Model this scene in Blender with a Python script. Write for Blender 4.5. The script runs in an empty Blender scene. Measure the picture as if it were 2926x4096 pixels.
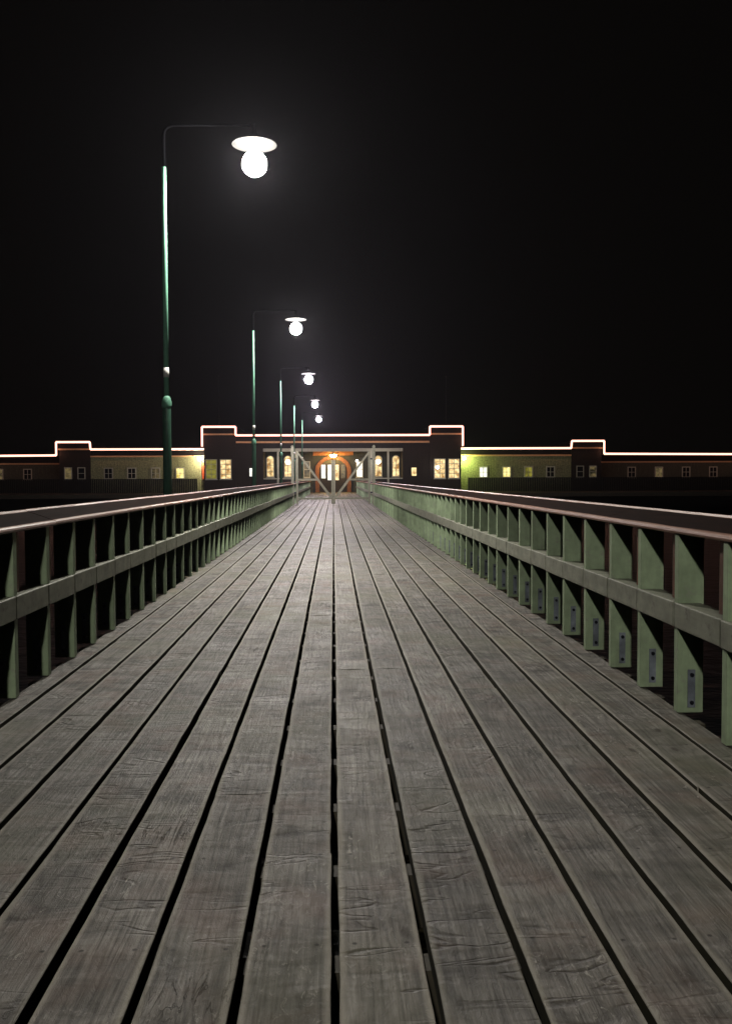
import bpy, bmesh, math, random
from mathutils import Matrix, Vector
random.seed(7)
S = bpy.context.scene
col = S.collection
R = math.radians

# ------------------------------------------------------------------ camera
cam_d = bpy.data.cameras.new('camera')
cam = bpy.data.objects.new('camera', cam_d); col.objects.link(cam)
cam_d.sensor_fit = 'VERTICAL'; cam_d.sensor_height = 36.0
cam_d.lens = 36.0 * 3600 / 4096
cam_d.clip_start = 0.05; cam_d.clip_end = 3000
H = 1.15
YAW, PITCH, ROLL = 2.067, 2.195, -0.22
cam.matrix_world = (Matrix.Translation((0, 0, H)) @ Matrix.Rotation(R(-YAW), 4, 'Z')
                    @ Matrix.Rotation(R(90 - PITCH), 4, 'X') @ Matrix.Rotation(R(ROLL), 4, 'Z'))
S.camera = cam

# ------------------------------------------------------------------ night sky
W = bpy.data.worlds.new('World'); S.world = W; W.use_nodes = True
bg = W.node_tree.nodes['Background']
bg.inputs['Color'].default_value = (1.0, 0.84, 0.72, 1); bg.inputs['Strength'].default_value = 0.0018
S.view_settings.view_transform = 'Standard'; S.view_settings.look = 'None'
S.view_settings.exposure = 0.0; S.view_settings.gamma = 1.0
S.render.engine = 'CYCLES'
S.cycles.use_denoising = True
S.cycles.max_bounces = 6; S.cycles.diffuse_bounces = 0
S.cycles.sample_clamp_indirect = 4.0

LAMP_POWER = 1150.0      # emission of the lamp globes

# ------------------------------------------------------------------ materials
def nt(name):
    m = bpy.data.materials.new(name); m.use_nodes = True
    return m, m.node_tree, m.node_tree.nodes['Principled BSDF']
def N(t, kind, **kw):
    n = t.nodes.new(kind)
    for k, v in kw.items():
        if k.startswith('i_'):
            key = k[2:].replace('_', ' ')
            n.inputs[key].default_value = v
        else:
            setattr(n, k, v)
    return n
def ramp(t, src, stops, interp='LINEAR'):
    r = t.nodes.new('ShaderNodeValToRGB'); r.color_ramp.interpolation = interp
    e = r.color_ramp.elements
    while len(e) > len(stops): e.remove(e[-1])
    while len(e) < len(stops): e.new(1.0)
    for el, (p, c) in zip(e, stops):
        el.position = p
        el.color = (c, c, c, 1) if isinstance(c, (int, float)) else (*c, 1)
    t.links.new(src, r.inputs['Fac'])
    return r.outputs['Color']
def noise(t, vec, scale, detail=4, rough=0.55, mapping=None, dist=0.0):
    if mapping:
        mp = t.nodes.new('ShaderNodeMapping'); mp.inputs['Scale'].default_value = mapping
        t.links.new(vec, mp.inputs['Vector']); vec = mp.outputs['Vector']
    n = t.nodes.new('ShaderNodeTexNoise')
    n.inputs['Scale'].default_value = scale; n.inputs['Detail'].default_value = detail
    n.inputs['Roughness'].default_value = rough; n.inputs['Distortion'].default_value = dist
    t.links.new(vec, n.inputs['Vector'])
    return n.outputs['Fac']
def mix(t, fac, a, b, mode='MIX'):
    n = t.nodes.new('ShaderNodeMix'); n.data_type = 'RGBA'; n.blend_type = mode
    def put(sock, v):
        if isinstance(v, (int, float)): sock.default_value = v
        elif isinstance(v, tuple): sock.default_value = (*v, 1)
        else: t.links.new(v, sock)
    if isinstance(fac, (int, float)): n.inputs['Factor'].default_value = fac
    else: t.links.new(fac, n.inputs['Factor'])
    put(n.inputs[6], a); put(n.inputs[7], b)
    return n.outputs[2]
def math_(t, op, a, b=None):
    n = t.nodes.new('ShaderNodeMath'); n.operation = op
    for s, v in zip(n.inputs, (a, b)):
        if v is None: continue
        if isinstance(v, (int, float)): s.default_value = v
        else: t.links.new(v, s)
    return n.outputs[0]
def bump(t, bsdf, h, strength, dist):
    b = t.nodes.new('ShaderNodeBump'); b.inputs['Strength'].default_value = strength
    b.inputs['Distance'].default_value = dist
    t.links.new(h, b.inputs['Height']); t.links.new(b.outputs['Normal'], bsdf.inputs['Normal'])

def deck_material():
    m, t, b = nt('weathered_deck')
    tc = N(t, 'ShaderNodeTexCoord')
    at = N(t, 'ShaderNodeAttribute', attribute_name='tint')
    off = N(t, 'ShaderNodeVectorMath', operation='MULTIPLY_ADD')
    t.links.new(at.outputs['Color'], off.inputs[0])
    off.inputs[1].default_value = (31.7, 57.3, 13.1)
    t.links.new(tc.outputs['Object'], off.inputs[2])
    v = off.outputs[0]
    sep = N(t, 'ShaderNodeSeparateColor'); t.links.new(at.outputs['Color'], sep.inputs[0])
    grain = noise(t, v, 1.0, 5, 0.6, (62, 2.6, 8), 0.8)
    fine = noise(t, v, 1.0, 4, 0.6, (190, 4.5, 20), 0.5)
    # growth rings cut lengthwise: contour lines of a long stretched noise
    ring = noise(t, v, 1.0, 2, 0.4, (4.6, 0.50, 2), 0.3)
    ring = math_(t, 'SINE', math_(t, 'MULTIPLY', ring, 120.0))
    blotch = noise(t, v, 3.0, 6, 0.65)
    big = noise(t, tc.outputs['Object'], 0.9, 4, 0.55)
    patch = noise(t, v, 1.5, 3, 0.55)
    # wear across the boards: soft hollows and thin dark arcs
    ripple = noise(t, v, 1.0, 2.5, 0.55, (3.6, 8.5, 4), 0.8)
    arc_n = noise(t, v, 1.0, 2, 0.5, (3.0, 9.5, 3), 0.9)
    arc = ramp(t, arc_n, [(0.385, 0.0), (0.425, 0.85), (0.435, 0.85), (0.465, 0.0)])
    arc = math_(t, 'MULTIPLY', arc, ramp(t, patch, [(0.50, 0.0), (0.62, 1.0)]))
    c = ramp(t, grain, [(0.25, (0.150, 0.139, 0.125)), (0.5, (0.222, 0.208, 0.190)), (0.78, (0.320, 0.300, 0.276))])
    rr = N(t, 'ShaderNodeMapRange'); t.links.new(ring, rr.inputs['Value']); rr.inputs['From Min'].default_value = -1
    c = mix(t, 0.8, c, ramp(t, rr.outputs[0], [(0.0, 0.62), (0.35, 1.0), (1.0, 1.12)]), 'MULTIPLY')
    c = mix(t, 0.85, c, ramp(t, fine, [(0.3, 0.58), (0.62, 1.16)]), 'MULTIPLY')
    c = mix(t, 0.9, c, ramp(t, blotch, [(0.28, 0.58), (0.5, 0.98), (0.75, 1.35)]), 'MULTIPLY')
    c = mix(t, 0.8, c, ramp(t, ripple, [(0.30, 0.42), (0.42, 0.84), (0.52, 1.0), (0.70, 1.38)]), 'MULTIPLY')
    c = mix(t, math_(t, 'MULTIPLY', arc, 0.95), c, (0.060, 0.052, 0.044))
    # scuffed pale flecks in patches, dark checks along the grain
    fl = noise(t, v, 1.0, 6, 0.75, (38, 15, 5), 1.4)
    flm = math_(t, 'MULTIPLY', ramp(t, fl, [(0.57, 0.0), (0.65, 0.85)]), ramp(t, noise(t, v, 2.1, 3), [(0.46, 0.0), (0.60, 1.0)]))
    c = mix(t, flm, c, (0.56, 0.535, 0.49))
    cr = noise(t, v, 1.0, 4, 0.55, (15, 1.7, 3), 2.4)
    crm = ramp(t, cr, [(0.484, 0.0), (0.494, 0.9), (0.506, 0.9), (0.516, 0.0)])
    crack = math_(t, 'MULTIPLY', crm, ramp(t, noise(t, v, 1.1, 2), [(0.64, 0.0), (0.70, 1.0)]))
    c = mix(t, crack, c, (0.03, 0.026, 0.022))
    # reddish and greenish weathering
    c = mix(t, ramp(t, noise(t, v, 3.6, 4), [(0.50, 0.0), (0.70, 0.42)]), c, (0.255, 0.165, 0.130))
    c = mix(t, ramp(t, big, [(0.48, 0.0), (0.70, 0.6)]), c, (0.20, 0.205, 0.13))
    # knots
    vo = N(t, 'ShaderNodeTexVoronoi'); vo.inputs['Scale'].default_value = 1.0
    mp = N(t, 'ShaderNodeMapping'); mp.inputs['Scale'].default_value = (5.0, 2.2, 1)
    t.links.new(v, mp.inputs['Vector']); t.links.new(mp.outputs['Vector'], vo.inputs['Vector'])
    c = mix(t, ramp(t, vo.outputs['Distance'], [(0.05, 0.75), (0.085, 0.0)]), c, (0.06, 0.048, 0.038))
    u = at.outputs['Alpha']
    # two screws in every board over every joist
    sx = N(t, 'ShaderNodeSeparateXYZ'); t.links.new(tc.outputs['Object'], sx.inputs[0])
    yy = math_(t, 'ADD', math_(t, 'MULTIPLY', math_(t, 'SUBTRACT', sx.outputs[1], 4.31 - 53.0), 1/0.53), math_(t, 'MULTIPLY', sep.outputs[1], 0.05))
    yy = math_(t, 'MULTIPLY', math_(t, 'SUBTRACT', math_(t, 'FRACT', math_(t, 'ADD', yy, 0.5)), 0.5), 0.53)
    uu = math_(t, 'MULTIPLY', math_(t, 'SUBTRACT', math_(t, 'ABSOLUTE', math_(t, 'SUBTRACT', u, 0.5)), 0.29), 0.222)
    rr2 = math_(t, 'ADD', math_(t, 'MULTIPLY', yy, yy), math_(t, 'MULTIPLY', uu, uu))
    screw = ramp(t, math_(t, 'SQRT', rr2), [(0.0042, 0.85), (0.0075, 0.0)])
    c = mix(t, screw, c, (0.035, 0.030, 0.026))
    # rubbed paler edges
    e = math_(t, 'MINIMUM', u, math_(t, 'SUBTRACT', 1.0, u))
    e = math_(t, 'ADD', e, math_(t, 'MULTIPLY', math_(t, 'SUBTRACT', blotch, 0.5), 0.16))
    c = mix(t, ramp(t, e, [(0.075, 0.85), (0.135, 0.0)]), c, (0.40, 0.375, 0.32))
    # every board has its own tone
    c = mix(t, 1.0, c, ramp(t, sep.outputs[0], [(0.0, (0.88, 0.88, 0.87)), (1.0, (1.24, 1.22, 1.19))]), 'MULTIPLY')
    t.links.new(c, b.inputs['Base Color'])
    t.links.new(ramp(t, blotch, [(0.3, 0.68), (0.7, 0.5)]), b.inputs['Roughness'])
    b.inputs['Specular IOR Level'].default_value = 0.28
    h = math_(t, 'ADD', math_(t, 'MULTIPLY', grain, 0.40), math_(t, 'MULTIPLY', ripple, 1.2))
    h = math_(t, 'ADD', h, math_(t, 'MULTIPLY', fl, 0.45))
    h = math_(t, 'SUBTRACT', h, math_(t, 'ADD', math_(t, 'MULTIPLY', crack, 0.6), math_(t, 'MULTIPLY', arc, 0.5)))
    bump(t, b, h, 0.75, 0.014)
    return m

def paint(name, base, var=0.35, rough=0.5, spec=0.4, worn=None, scale=9.0, metallic=0.0, streak=(6, 6, 1.2), bumpd=0.002):
    m, t, b = nt(name)
    tc = N(t, 'ShaderNodeTexCoord'); g = N(t, 'ShaderNodeNewGeometry')
    v = g.outputs['Position']
    n1 = noise(t, v, scale, 5, 0.6)
    n2 = noise(t, v, 1.0, 4, 0.6, tuple(s * 4 for s in streak))
    c = mix(t, 1.0, base, ramp(t, n1, [(0.3, 1 - var), (0.7, 1 + var * 0.6)]), 'MULTIPLY')
    c = mix(t, 0.6, c, ramp(t, n2, [(0.3, 1 - var), (0.65, 1.08)]), 'MULTIPLY')
    if worn:
        c = mix(t, ramp(t, noise(t, v, scale * 1.7, 6, 0.7), [(0.58, 0.0), (0.68, 0.8)]), c, worn)
    oi = N(t, 'ShaderNodeObjectInfo')
    c = mix(t, 1.0, c, ramp(t, oi.outputs['Random'], [(0.0, 0.86), (1.0, 1.14)]), 'MULTIPLY')
    t.links.new(c, b.inputs['Base Color'])
    b.inputs['Roughness'].default_value = rough; b.inputs['Metallic'].default_value = metallic
    b.inputs['Specular IOR Level'].default_value = spec
    bump(t, b, n2, 0.5, bumpd)
    return m
def handrail_material():
    """dark red brown paint, paler along both edges of the rail"""
    m, t, b = nt('pale_edged_red_brown_paint')
    g = N(t, 'ShaderNodeNewGeometry'); v = g.outputs['Position']
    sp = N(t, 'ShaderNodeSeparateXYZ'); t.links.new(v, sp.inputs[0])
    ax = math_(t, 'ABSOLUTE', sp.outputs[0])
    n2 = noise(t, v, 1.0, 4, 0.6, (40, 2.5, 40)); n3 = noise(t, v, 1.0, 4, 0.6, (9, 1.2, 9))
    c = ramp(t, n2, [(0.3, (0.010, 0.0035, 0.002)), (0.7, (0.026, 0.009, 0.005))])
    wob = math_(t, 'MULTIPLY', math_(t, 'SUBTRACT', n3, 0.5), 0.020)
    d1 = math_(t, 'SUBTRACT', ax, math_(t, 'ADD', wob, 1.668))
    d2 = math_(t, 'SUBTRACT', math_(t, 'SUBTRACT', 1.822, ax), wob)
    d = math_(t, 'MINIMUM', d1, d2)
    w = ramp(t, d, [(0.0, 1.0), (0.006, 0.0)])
    c = mix(t, math_(t, 'MULTIPLY', w, ramp(t, n2, [(0.25, 0.55), (0.6, 1.0)])), c, (0.50, 0.24, 0.165))  # paler colour mixed in along both edges
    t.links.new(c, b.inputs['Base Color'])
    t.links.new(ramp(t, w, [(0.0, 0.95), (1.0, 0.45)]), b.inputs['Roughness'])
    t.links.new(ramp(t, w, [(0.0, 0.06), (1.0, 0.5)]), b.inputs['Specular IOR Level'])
    bump(t, b, n2, 0.4, 0.0015)
    return m
def emit(name, color, strength, base=(0.8, 0.8, 0.8)):
    m, t, b = nt(name)
    b.inputs['Base Color'].default_value = (*base, 1)
    b.inputs['Emission Color'].default_value = (*color, 1)
    b.inputs['Emission Strength'].default_value = strength
    return m
def emit_var(name, c0, c1, strength, scale):
    """a lit pane: the room behind it is brighter in some places than in others"""
    m, t, b = nt(name)
    g = N(t, 'ShaderNodeNewGeometry')
    n = noise(t, g.outputs['Position'], scale, 3, 0.6)
    c = ramp(t, n, [(0.36, c0), (0.62, c1)])
    t.links.new(c, b.inputs['Emission Color']); b.inputs['Emission Strength'].default_value = strength
    b.inputs['Base Color'].default_value = (0.05, 0.05, 0.05, 1); b.inputs['Roughness'].default_value = 0.15
    return m

M = dict(
    deck=deck_material(),
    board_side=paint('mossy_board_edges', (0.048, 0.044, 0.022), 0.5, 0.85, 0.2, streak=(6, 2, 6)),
    joist=paint('joist_wood', (0.075, 0.065, 0.045), 0.4, 0.75),
    green=paint('sage_paint', (0.46, 0.585, 0.37), 0.22, 0.5, worn=(0.40, 0.43, 0.33)),
    greyrail=paint('worn_grey_green_paint', (0.42, 0.43, 0.34), 0.3, 0.5, worn=(0.19, 0.175, 0.15), streak=(6, 1.2, 6)),
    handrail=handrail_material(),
    block=paint('red_brown_wood', (0.20, 0.070, 0.035), 0.4, 0.55),
    plate=paint('galvanised_steel', (0.32, 0.36, 0.42), 0.5, 0.5),
    bolt=paint('dark_bolt', (0.05, 0.05, 0.07), 0.2, 0.4, metallic=0.8),
    pole=paint('green_pole_paint', (0.16, 0.38, 0.27), 0.15, 0.55, 0.25),
    polebase=paint('dark_green_pole_paint', (0.06, 0.15, 0.105), 0.2, 0.45),
    white=paint('white_enamel', (0.75, 0.75, 0.72), 0.06, 0.4),
    gate=paint('cream_green_gate_paint', (0.36, 0.36, 0.27), 0.2, 0.5),
    dark=paint('dark_timber', (0.014, 0.011, 0.009), 0.4, 0.6),
    fascia=paint('black_fascia_paint', (0.018, 0.014, 0.012), 0.3, 0.7, 0.2),
    trim=paint('tan_trim_paint', (0.70, 0.42, 0.22), 0.2, 0.6),
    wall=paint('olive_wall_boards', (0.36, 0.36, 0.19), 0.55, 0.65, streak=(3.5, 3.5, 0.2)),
    darkwall=paint('dark_olive_boards', (0.085, 0.085, 0.06), 0.5, 0.7, streak=(3.5, 3.5, 0.2)),  # darker tone than the wing boards
    brown=paint('dark_brown_wall_boards', (0.026, 0.016, 0.011), 0.4, 0.65, streak=(3.5, 3.5, 0.2)),
    porch=paint('grey_green_porch_boards', (0.05, 0.055, 0.043), 0.3, 0.65, streak=(3.5, 3.5, 0.2)),
    cream=paint('cream_trim_paint', (0.52, 0.50, 0.40), 0.12, 0.55),
    orange=paint('orange_stained_wood', (0.42, 0.17, 0.05), 0.25, 0.5),
    archwood=paint('red_brown_arch_wood', (0.22, 0.085, 0.03), 0.3, 0.55),
    red=paint('red_orange_canvas', (0.62, 0.10, 0.03), 0.15, 0.6),
    glass=paint('dark_glass', (0.02, 0.02, 0.022), 0.2, 0.08, 0.5),
    shade_disc=paint('dark_shade_enamel', (0.006, 0.006, 0.0062), 0.2, 0.8, 0.05),
    shade=paint('shaded_arm_black', (0.002, 0.002, 0.0024), 0.2, 0.95, 0.0),  # near black colour holds the shade above the lamp disc
    roof=paint('tarred_roof', (0.02, 0.019, 0.018), 0.3, 0.8),
    lamp_globe=emit('lamp_globe_light', (1.0, 0.955, 0.86), LAMP_POWER),
    lamp_globe_soft=emit('softer_lamp_globe_light', (1.0, 0.955, 0.86), LAMP_POWER*0.92),
    lamp_globe_pink=emit('far_lamp_globe_light', (1.0, 0.89, 0.93), LAMP_POWER),
    string=emit('string_light', (1.0, 0.46, 0.33), 3.0),
    string_c=emit('pink_string_light', (1.0, 0.41, 0.32), 2.9),
    pane_warm=emit_var('warm_lit_pane', (0.30, 0.14, 0.03), (1.0, 0.78, 0.38), 1.5, 2.4),
    pane_yellow=emit_var('yellow_lit_pane', (0.5, 0.38, 0.05), (1.0, 0.86, 0.35), 1.5, 2.2),
    pane_white=emit_var('white_lit_pane', (0.55, 0.56, 0.5), (1.0, 0.97, 0.85), 1.7, 2.0),
    pane_dim=emit_var('dimly_lit_pane', (0.01, 0.009, 0.004), (0.16, 0.12, 0.05), 1.0, 2.2),
    pane_dimyellow=emit_var('dim_yellow_pane', (0.10, 0.09, 0.01), (0.30, 0.27, 0.04), 1.0, 2.2),
    pendant=emit('pendant_light', (1.0, 0.62, 0.20), 260.0),
    globe_white=emit('porch_globe_light', (1.0, 0.93, 0.80), 26.0),
    wall_light_w=emit('wall_lamp_light', (1.0, 0.86, 0.62), 400.0),
    wall_light_g=emit('green_yellow_wall_lamp_light', (0.80, 1.0, 0.32), 480.0),
)
def water_material():
    m, t, b = nt('dark_water')
    g = N(t, 'ShaderNodeNewGeometry')
    b.inputs['Base Color'].default_value = (0.004, 0.005, 0.006, 1)
    b.inputs['Roughness'].default_value = 0.3
    b.inputs['Specular IOR Level'].default_value = 0.25
    b.inputs['IOR'].default_value = 1.33
    n1 = noise(t, g.outputs['Position'], 0.9, 4, 0.6, (1, 1.6, 1))
    n2 = noise(t, g.outputs['Position'], 4.0, 3, 0.5)
    bump(t, b, math_(t, 'ADD', n1, math_(t, 'MULTIPLY', n2, 0.3)), 0.6, 0.12)
    return m
M['water'] = water_material()

# ------------------------------------------------------------------ mesh helpers
class MB:
    """collects simple shapes and links them as one mesh object"""
    def __init__(s): s.bm = bmesh.new()
    def box(s, x0, x1, y0, y1, z0, z1, bev=0.0):
        v = [s.bm.verts.new(p) for p in ((x0,y0,z0),(x1,y0,z0),(x1,y1,z0),(x0,y1,z0),(x0,y0,z1),(x1,y0,z1),(x1,y1,z1),(x0,y1,z1))]
        f = [s.bm.faces.new([v[i] for i in q]) for q in ((3,2,1,0),(4,5,6,7),(0,1,5,4),(1,2,6,5),(2,3,7,6),(3,0,4,7))]
        if bev:
            es = list({e for q in f for e in q.edges})
            bmesh.ops.bevel(s.bm, geom=es, offset=bev, segments=2, affect='EDGES', profile=0.5)
        return s
    def poly(s, pts, axis, a, b):
        """outline pts (2D) pushed along axis from a to b"""
        def p3(p, k):
            if axis == 'y': return (p[0], k, p[1])
            if axis == 'x': return (k, p[0], p[1])
            return (p[0], p[1], k)
        A = [s.bm.verts.new(p3(p, a)) for p in pts]; B = [s.bm.verts.new(p3(p, b)) for p in pts]
        n = len(pts)
        s.bm.faces.new(A); s.bm.faces.new(B[::-1])
        for i in range(n): s.bm.faces.new((A[i], B[i], B[(i+1) % n], A[(i+1) % n]))
        return s
    def tube(s, path, rad, seg=12, caps=True):
        """round bar along path; rad is a number or one per point"""
        rings = []
        n = len(path)
        P = [Vector(p) for p in path]
        for i, p in enumerate(P):
            d = (P[min(i+1, n-1)] - P[max(i-1, 0)]).normalized()
            up = Vector((0, 1, 0)) if abs(d.y) < 0.9 else Vector((0, 0, 1))
            u = d.cross(up).normalized(); w = d.cross(u)
            r = rad[i] if isinstance(rad, (list, tuple)) else rad
            rings.append([s.bm.verts.new(p + (u*math.cos(k*2*math.pi/seg) + w*math.sin(k*2*math.pi/seg))*r) for k in range(seg)])
        for a, b in zip(rings, rings[1:]):
            for k in range(seg):
                f = s.bm.faces.new((a[k], a[(k+1)%seg], b[(k+1)%seg], b[k])); f.smooth = True
        if caps:
            s.bm.faces.new(rings[0][::-1]); s.bm.faces.new(rings[-1])
        return s
    def lathe(s, prof, cx, cy, seg=20):
        """prof = list of (radius, z) from top to bottom"""
        rings = [[s.bm.verts.new((cx + r*math.cos(k*2*math.pi/seg), cy + r*math.sin(k*2*math.pi/seg), z)) for k in range(seg)] for r, z in prof]
        for a, b in zip(rings, rings[1:]):
            for k in range(seg):
                f = s.bm.faces.new((a[k], a[(k+1)%seg], b[(k+1)%seg], b[k])); f.smooth = True
        s.bm.faces.new(rings[0]); s.bm.faces.new(rings[-1][::-1])
        return s
    def build(s, name, mat, parent=None):
        bmesh.ops.recalc_face_normals(s.bm, faces=s.bm.faces)
        me = bpy.data.meshes.new(name); s.bm.to_mesh(me); s.bm.free()
        me.materials.append(mat)
        o = bpy.data.objects.new(name, me); col.objects.link(o)
        if parent: o.parent = parent
        return o
def tag(o, label=None, cat=None, group=None, kind=None):
    if label: o['label'] = label
    if cat: o['category'] = cat
    if group: o['group'] = group
    if kind: o['kind'] = kind
    return o
def empty(name, loc=(0, 0, 0)):
    o = bpy.data.objects.new(name, None); o.location = loc; o.empty_display_size = 0.3
    col.objects.link(o); return o
def copy_tree(o, parent=None):
    c = o.copy(); col.objects.link(c); c.parent = parent
    for ch in o.children: copy_tree(ch, c)
    return c

# ------------------------------------------------------------------ water
wb = MB(); wb.box(-900, 900, -300, 1500, -2.2, -1.9)
tag(wb.build('water', M['water']), kind='structure')

# ------------------------------------------------------------------ boardwalk
PITCH_X = 0.222; GAP = 0.022; Y0, Y1 = -4.0, 66.0; STEP = 0.53; PY0 = 4.31
joist_y = [PY0 + STEP*k for k in range(-15, 117)]
joist_y = [y for y in joist_y if Y0 < y < Y1]
def deck():
    bm = bmesh.new(); lay = bm.loops.layers.float_color.new('tint')
    rnd = random.Random(3)
    cols = [(k*PITCH_X, (k+1)*PITCH_X) for k in range(-7, 7)]
    cols = [(-1.705, -7*PITCH_X)] + cols + [(7*PITCH_X, 1.705)]
    for ci, (xa, xb) in enumerate(cols):
        tone = rnd.random()
        # joints fall on joists
        cuts = [Y0]; j = rnd.randint(2, 9)
        while j < len(joist_y):
            cuts.append(joist_y[j]); j += rnd.choice((8, 9, 9, 10, 7))
        if cuts[-1] < Y1 - 0.5: cuts.append(Y1)
        else: cuts[-1] = Y1
        for ya, yb in zip(cuts, cuts[1:]):
            tint = (min(1, max(0, tone + rnd.uniform(-0.3, 0.3))), rnd.random(), rnd.random(), 1)
            g = GAP*0.5
            dl, dr = rnd.uniform(-0.003, 0.003), rnd.uniform(-0.003, 0.003)
            dz = rnd.uniform(-0.001, 0.001); cup = rnd.uniform(-0.002, 0.003)
            y = ya + 0.0006; ring = None; th = 0.05
            while True:
                near = y < 12
                el = dl + (rnd.uniform(-0.0016, 0.0016) if near else 0)
                er = dr + (rnd.uniform(-0.0016, 0.0016) if near else 0)
                L, Rr = xa + g + el, xb - g + er
                c = 0.0035
                prof = [(L, dz-th), (L, dz-c), (L+c*0.35, dz-c*0.35), (L+c*1.1, dz+cup*0), ((L+Rr)/2, dz-cup), (Rr-c*1.1, dz), (Rr-c*0.35, dz-c*0.35), (Rr, dz-c), (Rr, dz-th)]
                vs = [bm.verts.new((px, y, pz)) for px, pz in prof]
                fs = []
                if ring:
                    n = len(vs)
                    for i in range(n):
                        f = bm.faces.new((ring[i], ring[(i+1)%n], vs[(i+1)%n], vs[i])); fs.append(f)
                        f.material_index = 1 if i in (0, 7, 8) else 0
                else: fs.append(bm.faces.new(vs))
                last = y >= yb - 0.00061
                if last: fs.append(bm.faces.new(vs[::-1]))
                for f in fs:
                    for l in f.loops: l[lay] = tint[:3] + (min(1, max(0, (l.vert.co.x - xa)/(xb - xa))),)
                ring = vs
                if last: break
                y = min(y + (rnd.uniform(0.10, 0.18) if near else 1.2), yb - 0.0006)
    bmesh.ops.recalc_face_normals(bm, faces=bm.faces)
    me = bpy.data.meshes.new('boardwalk'); bm.to_mesh(me); bm.free(); me.materials.append(M['deck']); me.materials.append(M['board_side'])
    o = bpy.data.objects.new('boardwalk', me); col.objects.link(o)
    return tag(o, kind='structure')
walk = deck()
jm = None
for y in joist_y:
    if y > 40: break
    if jm is None:
        jm = MB().box(-1.80, 1.80, -0.04, 0.04, -0.22, -0.056).build('joist', M['joist'], walk); o = jm
    else:
        o = jm.copy(); col.objects.link(o)
    o.location = (0, y, 0)
for sx in (-1, 1):
    MB().box(sx*1.30-0.07, sx*1.30+0.07, Y0, Y1, -0.50, -0.224).build('beam', M['joist'], walk)

# ------------------------------------------------------------------ railings
def railing(s, ys, ya, yb, label, detail=True):
    """s = -1 / +1: which side of the walk; posts stand at ys"""
    root = empty('railing', (0, ya, 0))
    tag(root, label, 'railing', 'painted railings along the boardwalk')
    ox = lambda x: s*x
    y_a, y_b = 0.0, yb - ya
    # hand rail: one wide board, rounded at the inner edge and rising towards the outer edge
    pr = [(1.660, 0.872), (1.651, 0.877), (1.648, 0.886), (1.651, 0.896), (1.659, 0.902), (1.674, 0.906),
          (1.740, 0.930), (1.822, 0.958), (1.830, 0.968), (1.841, 0.968), (1.849, 0.958), (1.850, 0.940), (1.850, 0.868)]
    hb = MB()
    ny = max(2, int((y_b - y_a) / 3.7))
    for i in range(ny):
        a = y_a + (y_b-y_a)*i/ny + (0.0015 if i else 0); b = y_a + (y_b-y_a)*(i+1)/ny - 0.0015
        dz = random.uniform(-0.002, 0.002)
        hb.poly([(ox(x), z + dz) for x, z in pr], 'y', a, b)
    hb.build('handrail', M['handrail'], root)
    mb = MB()
    edges = [y_a] + [y - ya for y in ys] + [y_b]
    for a, b in zip(edges, edges[1:]):
        if b - a < 0.03: continue
        dx = random.uniform(-0.0025, 0.0025); dz = random.uniform(-0.003, 0.003)
        xs = sorted((ox(1.652 + dx), ox(1.775)))
        mb.box(xs[0], xs[1], a + 0.004, b - 0.004, 0.415 + dz, 0.538 + dz, 0.006 if detail and a + ya < 14 else 0)
    mb.build('mid_rail', M['greyrail'], root)
    xs = sorted((ox(1.660), ox(1.785)))
    p0 = MB().box(xs[0], xs[1], -0.025, 0.025, 0.004, 0.871, 0.003).build('post', M['green'], root)
    if detail:
        pb = MB()
        xa = sorted((ox(1.708), ox(1.745)))
        pb.box(xa[0], xa[1], -0.031, -0.0255, 0.03, 0.215, 0.001)
        pl = pb.build('mounting_plate', M['plate'], p0)
        for z in (0.055, 0.19):
            MB().tube([(ox(1.7265), -0.0312, z), (ox(1.7265), -0.040, z)], 0.010, 8).build('bolt', M['bolt'], p0)
        xb_ = sorted((ox(1.690), ox(1.715)))
        bk = MB().box(xb_[0], xb_[1], 0.030, 0.135, 0.545, 0.871).build('rail_block', M['block'], p0)
    for i, y in enumerate(ys):
        p = p0 if i == 0 else copy_tree(p0, root)
        p.location = (0, y - ya, 0); p.rotation_euler = (random.uniform(-0.004, 0.004), 0, random.uniform(-0.02, 0.02))
        if i: p.parent = root
    return root
GY = 37.6
ysr = [PY0 + STEP*k for k in range(-12, 63) if PY0 + STEP*k < GY - 0.3]
ysl = [4.74 + STEP*k for k in range(-13, 63) if 4.74 + STEP*k < GY - 0.3]
railing(-1, ysl, -2.6, GY - 0.07, 'sage green railing with red brown handrail, left of the boardwalk before the gate')
railing(1, ysr, -2.6, GY - 0.07, 'sage green railing with red brown handrail, right of the boardwalk before the gate')
yf = [GY + 0.5 + 1.06*k for k in range(27) if GY + 0.5 + 1.06*k < 65.6]
railing(-1, yf, GY + 0.07, 65.8, 'short stretch of railing on the left beyond the gate, nearer the lit entrance', False)
railing(1, yf, GY + 0.07, 65.8, 'short stretch of railing on the right beyond the gate, nearer the lit entrance', False)

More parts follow.
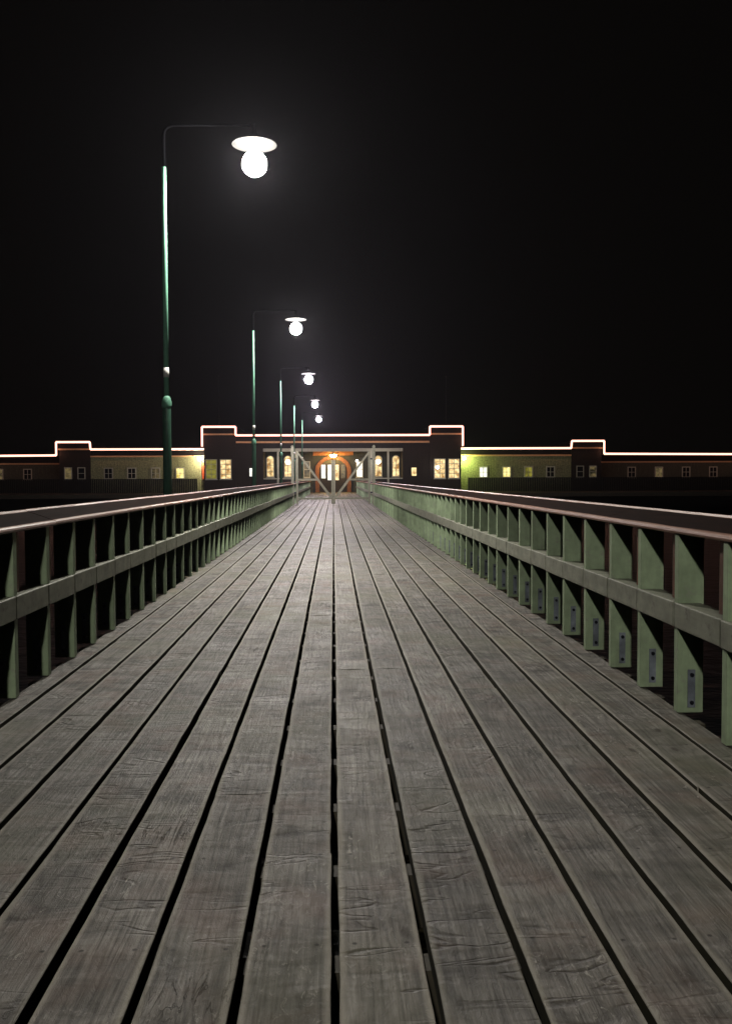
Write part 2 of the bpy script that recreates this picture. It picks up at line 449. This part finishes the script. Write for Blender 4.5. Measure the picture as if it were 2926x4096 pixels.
# ------------------------------------------------------------------ gate
for s, side in ((-1, 'left'), (1, 'right')):
    r = empty('gate_post', (s*1.69, GY, 0))
    tag(r, 'tall cream post the %s gate leaf hangs from, joined to the %s railing' % (side, side), 'gate post', 'gate posts')
    MB().box(-0.058, 0.058, -0.058, 0.058, 0.0, 2.45, 0.006).build('shaft', M['gate'], r)
    MB().poly([(-0.07, 2.452), (0.07, 2.452), (0.0, 2.51)], 'y', -0.07, 0.07).build('cap', M['gate'], r)
    r = empty('gate_leaf', (s*1.50, GY, 0))
    tag(r, '%s leaf of the cream timber gate with one slanting brace' % side, 'gate', 'gate leaves')
    X = lambda x: s*(x - 1.50)      # local
    def bx(m, xa, xb, *a):
        p, q = sorted((X(xa), X(xb))); return m.box(p, q, *a)
    bx(MB(), 1.455, 1.54, -0.035, 0.035, 0.06, 2.26).build('hinge_stile', M['gate'], r)
    bx(MB(), 0.008, 0.080, -0.035, 0.035, 0.06, 1.88).build('closing_stile', M['gate'], r)
    bx(MB(), 0.083, 1.452, -0.03, 0.03, 0.245, 0.325).build('bottom_rail', M['gate'], r)
    bx(MB(), 0.66, 1.452, -0.025, 0.025, 1.03, 1.11).build('middle_rail', M['gate'], r)
    MB().poly([(X(1.452), 2.22), (X(1.452), 2.10), (X(0.16), 0.33), (X(0.083), 0.33), (X(0.083), 0.40)], 'y', -0.04, -0.0305).build('brace', M['gate'], r)
    for z in (0.5, 1.9):
        MB().box(*sorted((X(1.541), X(1.63))), -0.03, 0.03, z, z + 0.06).build('hinge', M['bolt'], r)

# ------------------------------------------------------------------ street lamps
PX, HX = -2.06, -0.95
def make_lamp():
    r = empty('street_lamp', (PX, 0, 0))
    hx = HX - PX
    MB().tube([(0, 0, -0.9), (0, 0, 2.02), (0, 0, 2.06)], [0.055, 0.053, 0.052], 16).build('pole_base', M['polebase'], r)
    MB().lathe([(0.034, 2.17), (0.05, 2.14), (0.062, 2.10), (0.062, 2.05), (0.056, 2.02)], 0, 0, 16).build('joint_collar', M['pole'], r)
    MB().tube([(0, 0, 2.165), (0, 0, 3.8), (0, 0, 4.97)], [0.033, 0.031, 0.029], 14, True).build('pole', M['pole'], r)
    MB().tube([(0, 0, 2.40), (0, 0, 2.52)], 0.0355, 14).build('sticker_band', M['white'], r)
    path = [(0, 0, 4.972), (0, 0, 5.36)] + [(0.12 - 0.12*math.cos(a), 0, 5.36 + 0.12*math.sin(a)) for a in (0.5, 1.0, math.pi/2)] + [(hx*0.6, 0, 5.49), (hx, 0, 5.49)]
    MB().tube(path, [0.024, 0.022, 0.020, 0.018, 0.017, 0.016, 0.016], 10).build('arm', M['shade'], r)  # pole top and arm blackened to stand for the shade over the disc
    MB().lathe([(0.03, 5.50), (0.03, 5.40), (0.06, 5.37), (0.11, 5.33), (0.22, 5.282), (0.275, 5.264), (0.28, 5.254), (0.27, 5.250), (0.05, 5.252), (0.045, 5.17), (0.03, 5.17)], hx, 0, 28).build('lamp_shade', M['shade_disc'], r)
    gr = 0.15
    prof = [(0.04, 5.168)] + [(gr*math.sin(a), 5.02 + gr*math.cos(a)) for a in [R(d) for d in range(30, 180, 15)]] + [(0.01, 5.02 - gr)]
    MB().lathe(prof, hx, 0, 22).build('globe', M['lamp_globe'], r)
    return r
l0 = make_lamp()
lamp_y = [-5.4, 11.3, 23.6, 35.8, 48.0, 60.2]
lamp_lab = ['green street lamp beside the left railing behind the viewer',
            'nearest lit street lamp in view, tallest green pole with a white band',
            'second nearest lit street lamp in view, green pole left of the gate',
            'third lit street lamp along the left railing, just before the gate',
            'fourth lit street lamp, small pole between the gate and the bathhouse',
            'farthest and smallest lit street lamp, just above the centre roofline']
for i, y in enumerate(lamp_y):
    o = l0 if i == 1 else copy_tree(l0)
    o.location = (PX, y, 0)
    tag(o, lamp_lab[i], 'street lamp', 'street lamps along the left railing')
    if i >= 3 or i == 0:
        for ch in o.children:
            if ch.name.startswith('globe'):
                ch.data = ch.data.copy(); ch.data.materials[0] = M['lamp_globe_pink' if i else 'lamp_globe_soft']
    # bracket that ties the pole to the pier edge
    br = MB().box(0.056, 0.26, -0.03, 0.03, -0.20, -0.10).build('pole_bracket', M['polebase'], o)

# ------------------------------------------------------------------ bathhouse
BY, WY, OY = 70.0, 73.0, 76.0          # front planes: pavilion, wings, outer wings
pf = MB(); pf.box(-60, 60, 66.0, 100, -0.30, -0.02)
tag(pf.build('platform', M['joist']), kind='structure')
bh = empty('bathhouse', (0, BY, -0.02))
tag(bh, 'long dark flat roofed bathhouse with square towers across the end of the boardwalk', 'building')
def P(mb, name, mat, parent=None):
    o = mb.build(name, mat, parent or bh)
    if parent is None: o.location = (0, -BY, 0.02)       # parts are drawn in world metres
    return o
def window(xc, w, z0, z1, y, frame_m, pane_m, nx=1, nz=1, parent_name='window', arch=False, fw=0.07):
    f = MB(); x0, x1 = xc - w/2, xc + w/2
    yo = y - 0.05
    f.box(x0, x0 + fw, yo, y - 0.004, z0, z1); f.box(x1 - fw, x1, yo, y - 0.004, z0, z1)
    f.box(x0 - 0.04, x1 + 0.04, yo - 0.03, y - 0.004, z0 - 0.05, z0 - 0.002)
    f.box(x0 + fw, x1 - fw, yo, y - 0.004, z0, z0 + fw)
    if not arch: f.box(x0 + fw, x1 - fw, yo, y - 0.004, z1 - fw, z1)
    for i in range(1, nx):
        x = x0 + (x1-x0)*i/nx; f.box(x - 0.022, x + 0.022, yo + 0.01, y - 0.006, z0 + fw, z1 - fw)
    for i in range(1, nz):
        z = z0 + (z1-z0)*i/nz; f.box(x0 + fw, x1 - fw, yo + 0.012, y - 0.008, z - 0.02, z + 0.02)
    if arch:
        n = 12; ro, ri = w/2, w/2 - fw
        for k in range(n):
            a, b = math.pi*k/n, math.pi*(k+1)/n
            f.poly([(xc + ro*math.cos(a), z1 + ro*math.sin(a)), (xc + ro*math.cos(b), z1 + ro*math.sin(b)),
                    (xc + ri*math.cos(b), z1 + ri*math.sin(b)), (xc + ri*math.cos(a), z1 + ri*math.sin(a))], 'y', yo, y - 0.004)
    fo = P(f, 'window', frame_m)
    p = MB()
    if arch:
        pts = [(x0 + 0.02, z0 + 0.02), (x1 - 0.02, z0 + 0.02), (x1 - 0.02, z1)] + [(xc + (w/2-0.02)*math.cos(math.pi*k/12), z1 + (w/2-0.02)*math.sin(math.pi*k/12)) for k in range(1, 12)] + [(x0 + 0.02, z1)]
        p.poly(pts, 'y', y - 0.022, y - 0.012)
    else:
        p.box(x0 + 0.02, x1 - 0.02, y - 0.022, y - 0.012, z0 + 0.02, z1 - 0.02)
    p.build('pane', pane_m, fo)
    return fo
def volume(name, wall_m, x0, x1, y0, y1, z1, cornice=True, over=0.08, sides=(True, True)):
    """a flat roofed block: walls, dark fascia under an overhanging roof slab, pale trim below it"""
    P(MB().box(x0, x1, y0, y1, 0.0, z1 - 0.10), name, wall_m)
    ol = over if sides[0] else 0.0; orr = over if sides[1] else 0.0
    P(MB().box(x0 - ol, x1 + orr, y0 - 0.34, y1, z1 - 0.098, z1, 0), 'roof', M['roof'])
    P(MB().box(x0 + 0.002, x1 - 0.002, y0 - 0.05, y0 - 0.002, z1 - 0.50, z1 - 0.102), 'fascia', M['fascia'])
    if cornice:
        P(MB().box(x0 - 0.05, x1 + 0.05, y0 - 0.13, y0 - 0.004, z1 - 0.62, z1 - 0.502), 'cornice', M['trim'])
TZ, CZ, WZ, T2Z, OZ = 5.08, 4.42, 3.47, 4.05, 2.95
# pavilion: two towers and a middle with a recessed porch
for s in (-1, 1):
    a, b = sorted((s*7.50, s*9.95))
    volume('tower', M['brown'], a, b, BY, BY + 6, TZ)
    a, b = sorted((s*5.40, s*7.498))
    P(MB().box(a, b, BY + 0.1, BY + 6, 0.0, CZ - 0.62), 'front_wall', M['brown'])
    for xc in (8.29, 9.40):
        window(s*xc, 0.90, 1.05, 2.60, BY, M['cream'], M['pane_warm'] if s*xc > 0 or xc < 9 else M['pane_dimyellow'], 2, 4, fw=0.06)
    window(s*6.28, 0.48, 1.22, 1.95, BY + 0.1, M['dark'], M['pane_white'] if s < 0 else M['pane_warm'], 1, 1, fw=0.05)
P(MB().box(-5.398, 5.398, BY + 2.0, BY + 6, 0.0, CZ - 0.62), 'porch_wall', M['porch'])
P(MB().box(-7.49, 7.49, BY + 0.08, BY + 6, CZ - 0.618, CZ - 0.10), 'fascia', M['brown'])
P(MB().box(-7.49, 7.49, BY - 0.3, BY + 6, CZ - 0.098, CZ), 'roof', M['roof'])
P(MB().box(-7.48, 7.48, BY - 0.08, BY + 0.078, CZ - 0.58, CZ - 0.44), 'cornice', M['trim'])
P(MB().box(-5.398, 5.398, BY - 0.06, BY + 0.16, 3.18, 3.42), 'lintel', M['cream'])
P(MB().box(-5.398, 5.398, BY + 0.162, BY + 1.998, 3.30, 3.38), 'porch_ceiling', M['orange'])
P(MB().box(-5.398, 5.398, BY + 0.02, BY + 0.12, 3.421, CZ - 0.62), 'porch_beam', M['dark'])
for x in (-4.27, 4.27, -2.95, 2.95):
    P(MB().box(x - 0.07, x + 0.07, BY - 0.04, BY + 0.10, 0.0, 3.178, 0.01), 'porch_column', M['cream'])
for x in (-5.0, 5.0, -3.6, 3.6):
    window(x, 0.62, 1.20, 2.62, BY + 2.0, M['cream'], M['pane_warm'], 2, 3, arch=True, fw=0.06)
for s in (-1, 1):
    window(s*2.1, 0.55, 1.15, 2.45, BY + 2.0, M['cream'], M['pane_white'] if s > 0 else M['pane_dim'], 1, 2, fw=0.06)
    a, b = sorted((s*2.98, s*5.39))
    P(MB().box(a, b, BY - 0.02, BY + 0.06, 1.04, 1.12), 'porch_rail', M['cream'])
    P(MB().box(a, b, BY - 0.005, BY + 0.04, 0.0, 1.038), 'porch_panel', M['dark'])
# arched entrance with a glazed double door
n = 16; arch = MB()
for k in range(n):
    a, b = math.pi*k/n, math.pi*(k+1)/n
    arch.poly([(1.42*math.cos(a), 1.75 + 1.15*math.sin(a)), (1.42*math.cos(b), 1.75 + 1.15*math.sin(b)),
               (1.10*math.cos(b), 1.75 + 0.88*math.sin(b)), (1.10*math.cos(a), 1.75 + 0.88*math.sin(a))], 'y', BY + 1.86, BY + 1.996)
for s in (-1, 1): arch.box(*sorted((s*1.10, s*1.42)), BY + 1.86, BY + 1.996, 0.0, 1.748)
P(arch, 'door_arch', M['archwood'])
P(MB().box(-1.6, 1.6, BY + 1.94, BY + 1.992, 2.92, 3.298), 'door_header', M['orange'])
for s in (-1, 1):
    d = P(MB().box(*sorted((s*0.015, s*1.09)), BY + 1.92, BY + 1.985, 0.0, 2.30), 'door', M['dark'])
    for i, (xa, xb, z0, z1) in enumerate(((0.16, 0.44, 0.95, 2.18), (0.62, 0.95, 1.10, 2.18))):
        q = MB().box(*sorted((s*xa, s*xb)), BY + 1.90, BY + 1.918, z0, z1)
        q.build('pane', M['pane_white'] if s < 0 else (M['pane_warm'] if i == 0 else M['pane_dim']), d)
# wings, second towers, outer wings
wins = {-1: [(-18.0, 'glass'), (-16.15, 'glass'), (-14.25, 'pane_dim'), (-12.3, 'pane_yellow')],
        1: [(12.2, 'pane_white'), (14.1, 'pane_yellow'), (15.9, 'pane_dimyellow'), (17.7, 'glass')]}
for s in (-1, 1):
    a, b = sorted((s*9.952, s*19.398))
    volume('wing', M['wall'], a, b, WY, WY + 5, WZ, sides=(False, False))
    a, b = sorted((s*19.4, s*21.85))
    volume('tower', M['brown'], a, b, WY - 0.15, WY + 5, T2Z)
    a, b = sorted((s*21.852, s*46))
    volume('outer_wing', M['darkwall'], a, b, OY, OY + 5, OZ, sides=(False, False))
    for xc, pm in wins[s]:
        window(xc, 0.74, 1.08, 2.02, WY, M['cream'], M[pm], 2, 2, fw=0.09)
    for xc in (20.1, 21.15):
        window(s*xc, 0.62, 1.08, 2.05, WY - 0.15, M['cream'], M['pane_dim' if xc > 21 else 'glass'], 1, 2, fw=0.07)
    for k in range(5):
        window(s*(25.4 + 2.35*k), 0.72, 1.05, 1.98, OY, M['cream'], M['pane_dim' if k == 1 else 'glass'], 2, 2, fw=0.08)

# light strings along the roof edges
def string(pts, mat, label, rad=0.075):
    mb = MB()
    for a, b in zip(pts, pts[1:]):
        a, b = Vector(a), Vector(b); d = (b - a).normalized()*0.0
        mb.tube([a, b], rad, 8)
    o = mb.build('light_string', mat)
    tag(o, label, 'light string', 'light strings on the bathhouse roofs')
yP, yW, yT, yO = BY - 0.42, WY - 0.42, WY - 0.57, OY - 0.42
cpts = [(s_*x_, yP, z_) for s_, q in ((-1, 1), (1, -1)) for x_, z_ in ((10.03, WZ + 0.1), (10.03, TZ), (7.47, TZ), (7.47, CZ))[::q]]
string(cpts, M['string_c'], 'bright pinkish light string outlining the middle roof and its two tall towers')
for s, nm in ((-1, 'left'), (1, 'right')):
    string([(s*10.05, yW, WZ), (s*19.3, yW, WZ), (s*19.3, yT, T2Z), (s*21.95, yT, T2Z), (s*21.95, yT, OZ + 0.05), (s*46, yO, OZ)], M['string'],
           'white light string along the roofs of the %s wing and its low tower' % nm)
# wall lamps and porch lights
def wall_lamp(x, y, z, mat, r, label, cat='wall lamp'):
    o = empty('wall_lamp', (x, y, z)); tag(o, label, cat, 'lamps on the bathhouse front')
    MB().box(-0.04, 0.04, 0.0, 0.06, -0.10, 0.10).build('back_plate', M['dark'], o)
    MB().tube([(0, 0.0, 0.05), (0, -0.35, 0.16), (0, -0.75, 0.06)], 0.015, 8).build('arm', M['dark'], o)
    MB().lathe([(0.02, 0.055), (r*0.7, 0.055 - r*0.3), (r, 0.055 - r), (r*0.7, 0.055 - r*1.7), (0.02, 0.055 - r*2)], 0, -0.75, 12).build('globe', mat, o)
wall_lamp(-10.55, WY - 0.07, 2.75, M['wall_light_w'], 0.13, 'white wall lamp on the left wing, beside the red banner')
wall_lamp(10.5, WY - 0.07, 2.75, M['wall_light_g'], 0.13, 'greenish wall lamp on the right wing, at the corner of the tall tower')
wall_lamp(8.02, BY - 0.07, 1.98, M['globe_white'], 0.12, 'small bright lamp in front of the right tower windows')
wall_lamp(-3.47, BY - 0.10, 2.48, M['globe_white'], 0.17, 'round white porch lamp left of the entrance, beside the left gate post')
wall_lamp(3.45, BY - 0.10, 2.48, M['globe_white'], 0.17, 'round white porch lamp right of the entrance, beside the right gate post')
wall_lamp(1.86, BY + 1.93, 2.50, M['globe_white'], 0.08, 'tiny white lamp on the porch wall just right of the entrance')
o = empty('pendant_lamp', (0, BY + 0.9, 3.29)); tag(o, 'orange glowing pendant lamp hanging over the entrance doors', 'pendant lamp')
MB().tube([(0, 0, 0.0), (0, 0, -0.22)], 0.012, 8).build('cord', M['dark'], o)
MB().lathe([(0.05, -0.22), (0.30, -0.30), (0.36, -0.34), (0.34, -0.36)], 0, 0, 16).build('shade', M['white'], o)
MB().lathe([(0.25, -0.362), (0.26, -0.40), (0.18, -0.50), (0.05, -0.54)], 0, 0, 16).build('globe', M['pendant'], o)
# banner by the left lamp
o = empty('banner', (-10.3, WY - 0.35, 0.0)); tag(o, 'narrow red orange banner under the lamp at the left tower corner', 'banner')
MB().tube([(-0.22, 0, 0), (-0.22, 0, 2.55)], 0.02, 8).build('pole', M['dark'], o)
MB().box(-0.198, 0.20, -0.015, 0.015, 1.05, 2.45, 0.005).build('cloth', M['red'], o)
# flagpoles above the tall towers
for s, nm in ((-1, 'left'), (1, 'right')):
    o = empty('flagpole', (s*9.15, BY + 3, TZ)); tag(o, 'thin dark bare flagpole rising above the tall %s tower' % nm, 'flagpole', 'flagpoles')
    MB().tube([(0, 0, 0), (0, 0, 4.2)], [0.05, 0.025], 8).build('mast', M['dark'], o)
    MB().lathe([(0.01, 4.29), (0.06, 4.25), (0.06, 4.21), (0.01, 4.19)], 0, 0, 8).build('finial', M['dark'], o)
# dark slatted fence along the edge of the platform in front of each wing
for s, nm in ((-1, 'left'), (1, 'right')):
    o = empty('slat_fence', (s*10.4, 69.3, -0.02)); tag(o, 'dark slatted fence in front of the %s wing windows' % nm, 'fence', 'fences on the platform edge')
    fb = MB(); L = 34.0
    for k in range(int(L/0.14)):
        a, b = sorted((s*k*0.14, s*(k*0.14 + 0.115))); fb.box(a, b, 0, 0.025, 0.05, 1.08)
    fb.build('slats', M['dark'], o)
    a, b = sorted((0, s*L)); MB().box(a, b, -0.03, 0.055, 1.081, 1.13).build('top_rail', M['dark'], o)

# ------------------------------------------------------------------ thin mist box, added to give the lamps a soft glow
hm = bpy.data.materials.new('added_glow_mist'); hm.use_nodes = True; t = hm.node_tree
t.nodes.remove(t.nodes['Principled BSDF'])
pv = N(t, 'ShaderNodeVolumePrincipled')
pv.inputs['Color'].default_value = (0.86, 0.84, 1.0, 1); pv.inputs['Density'].default_value = 0.0002
pv.inputs['Anisotropy'].default_value = 0.8
t.links.new(pv.outputs['Volume'], t.nodes['Material Output'].inputs['Volume'])
tag(MB().box(-910, 910, -310, 1510, -3.2, 14.0).build('added_glow_haze', hm), kind='stuff')
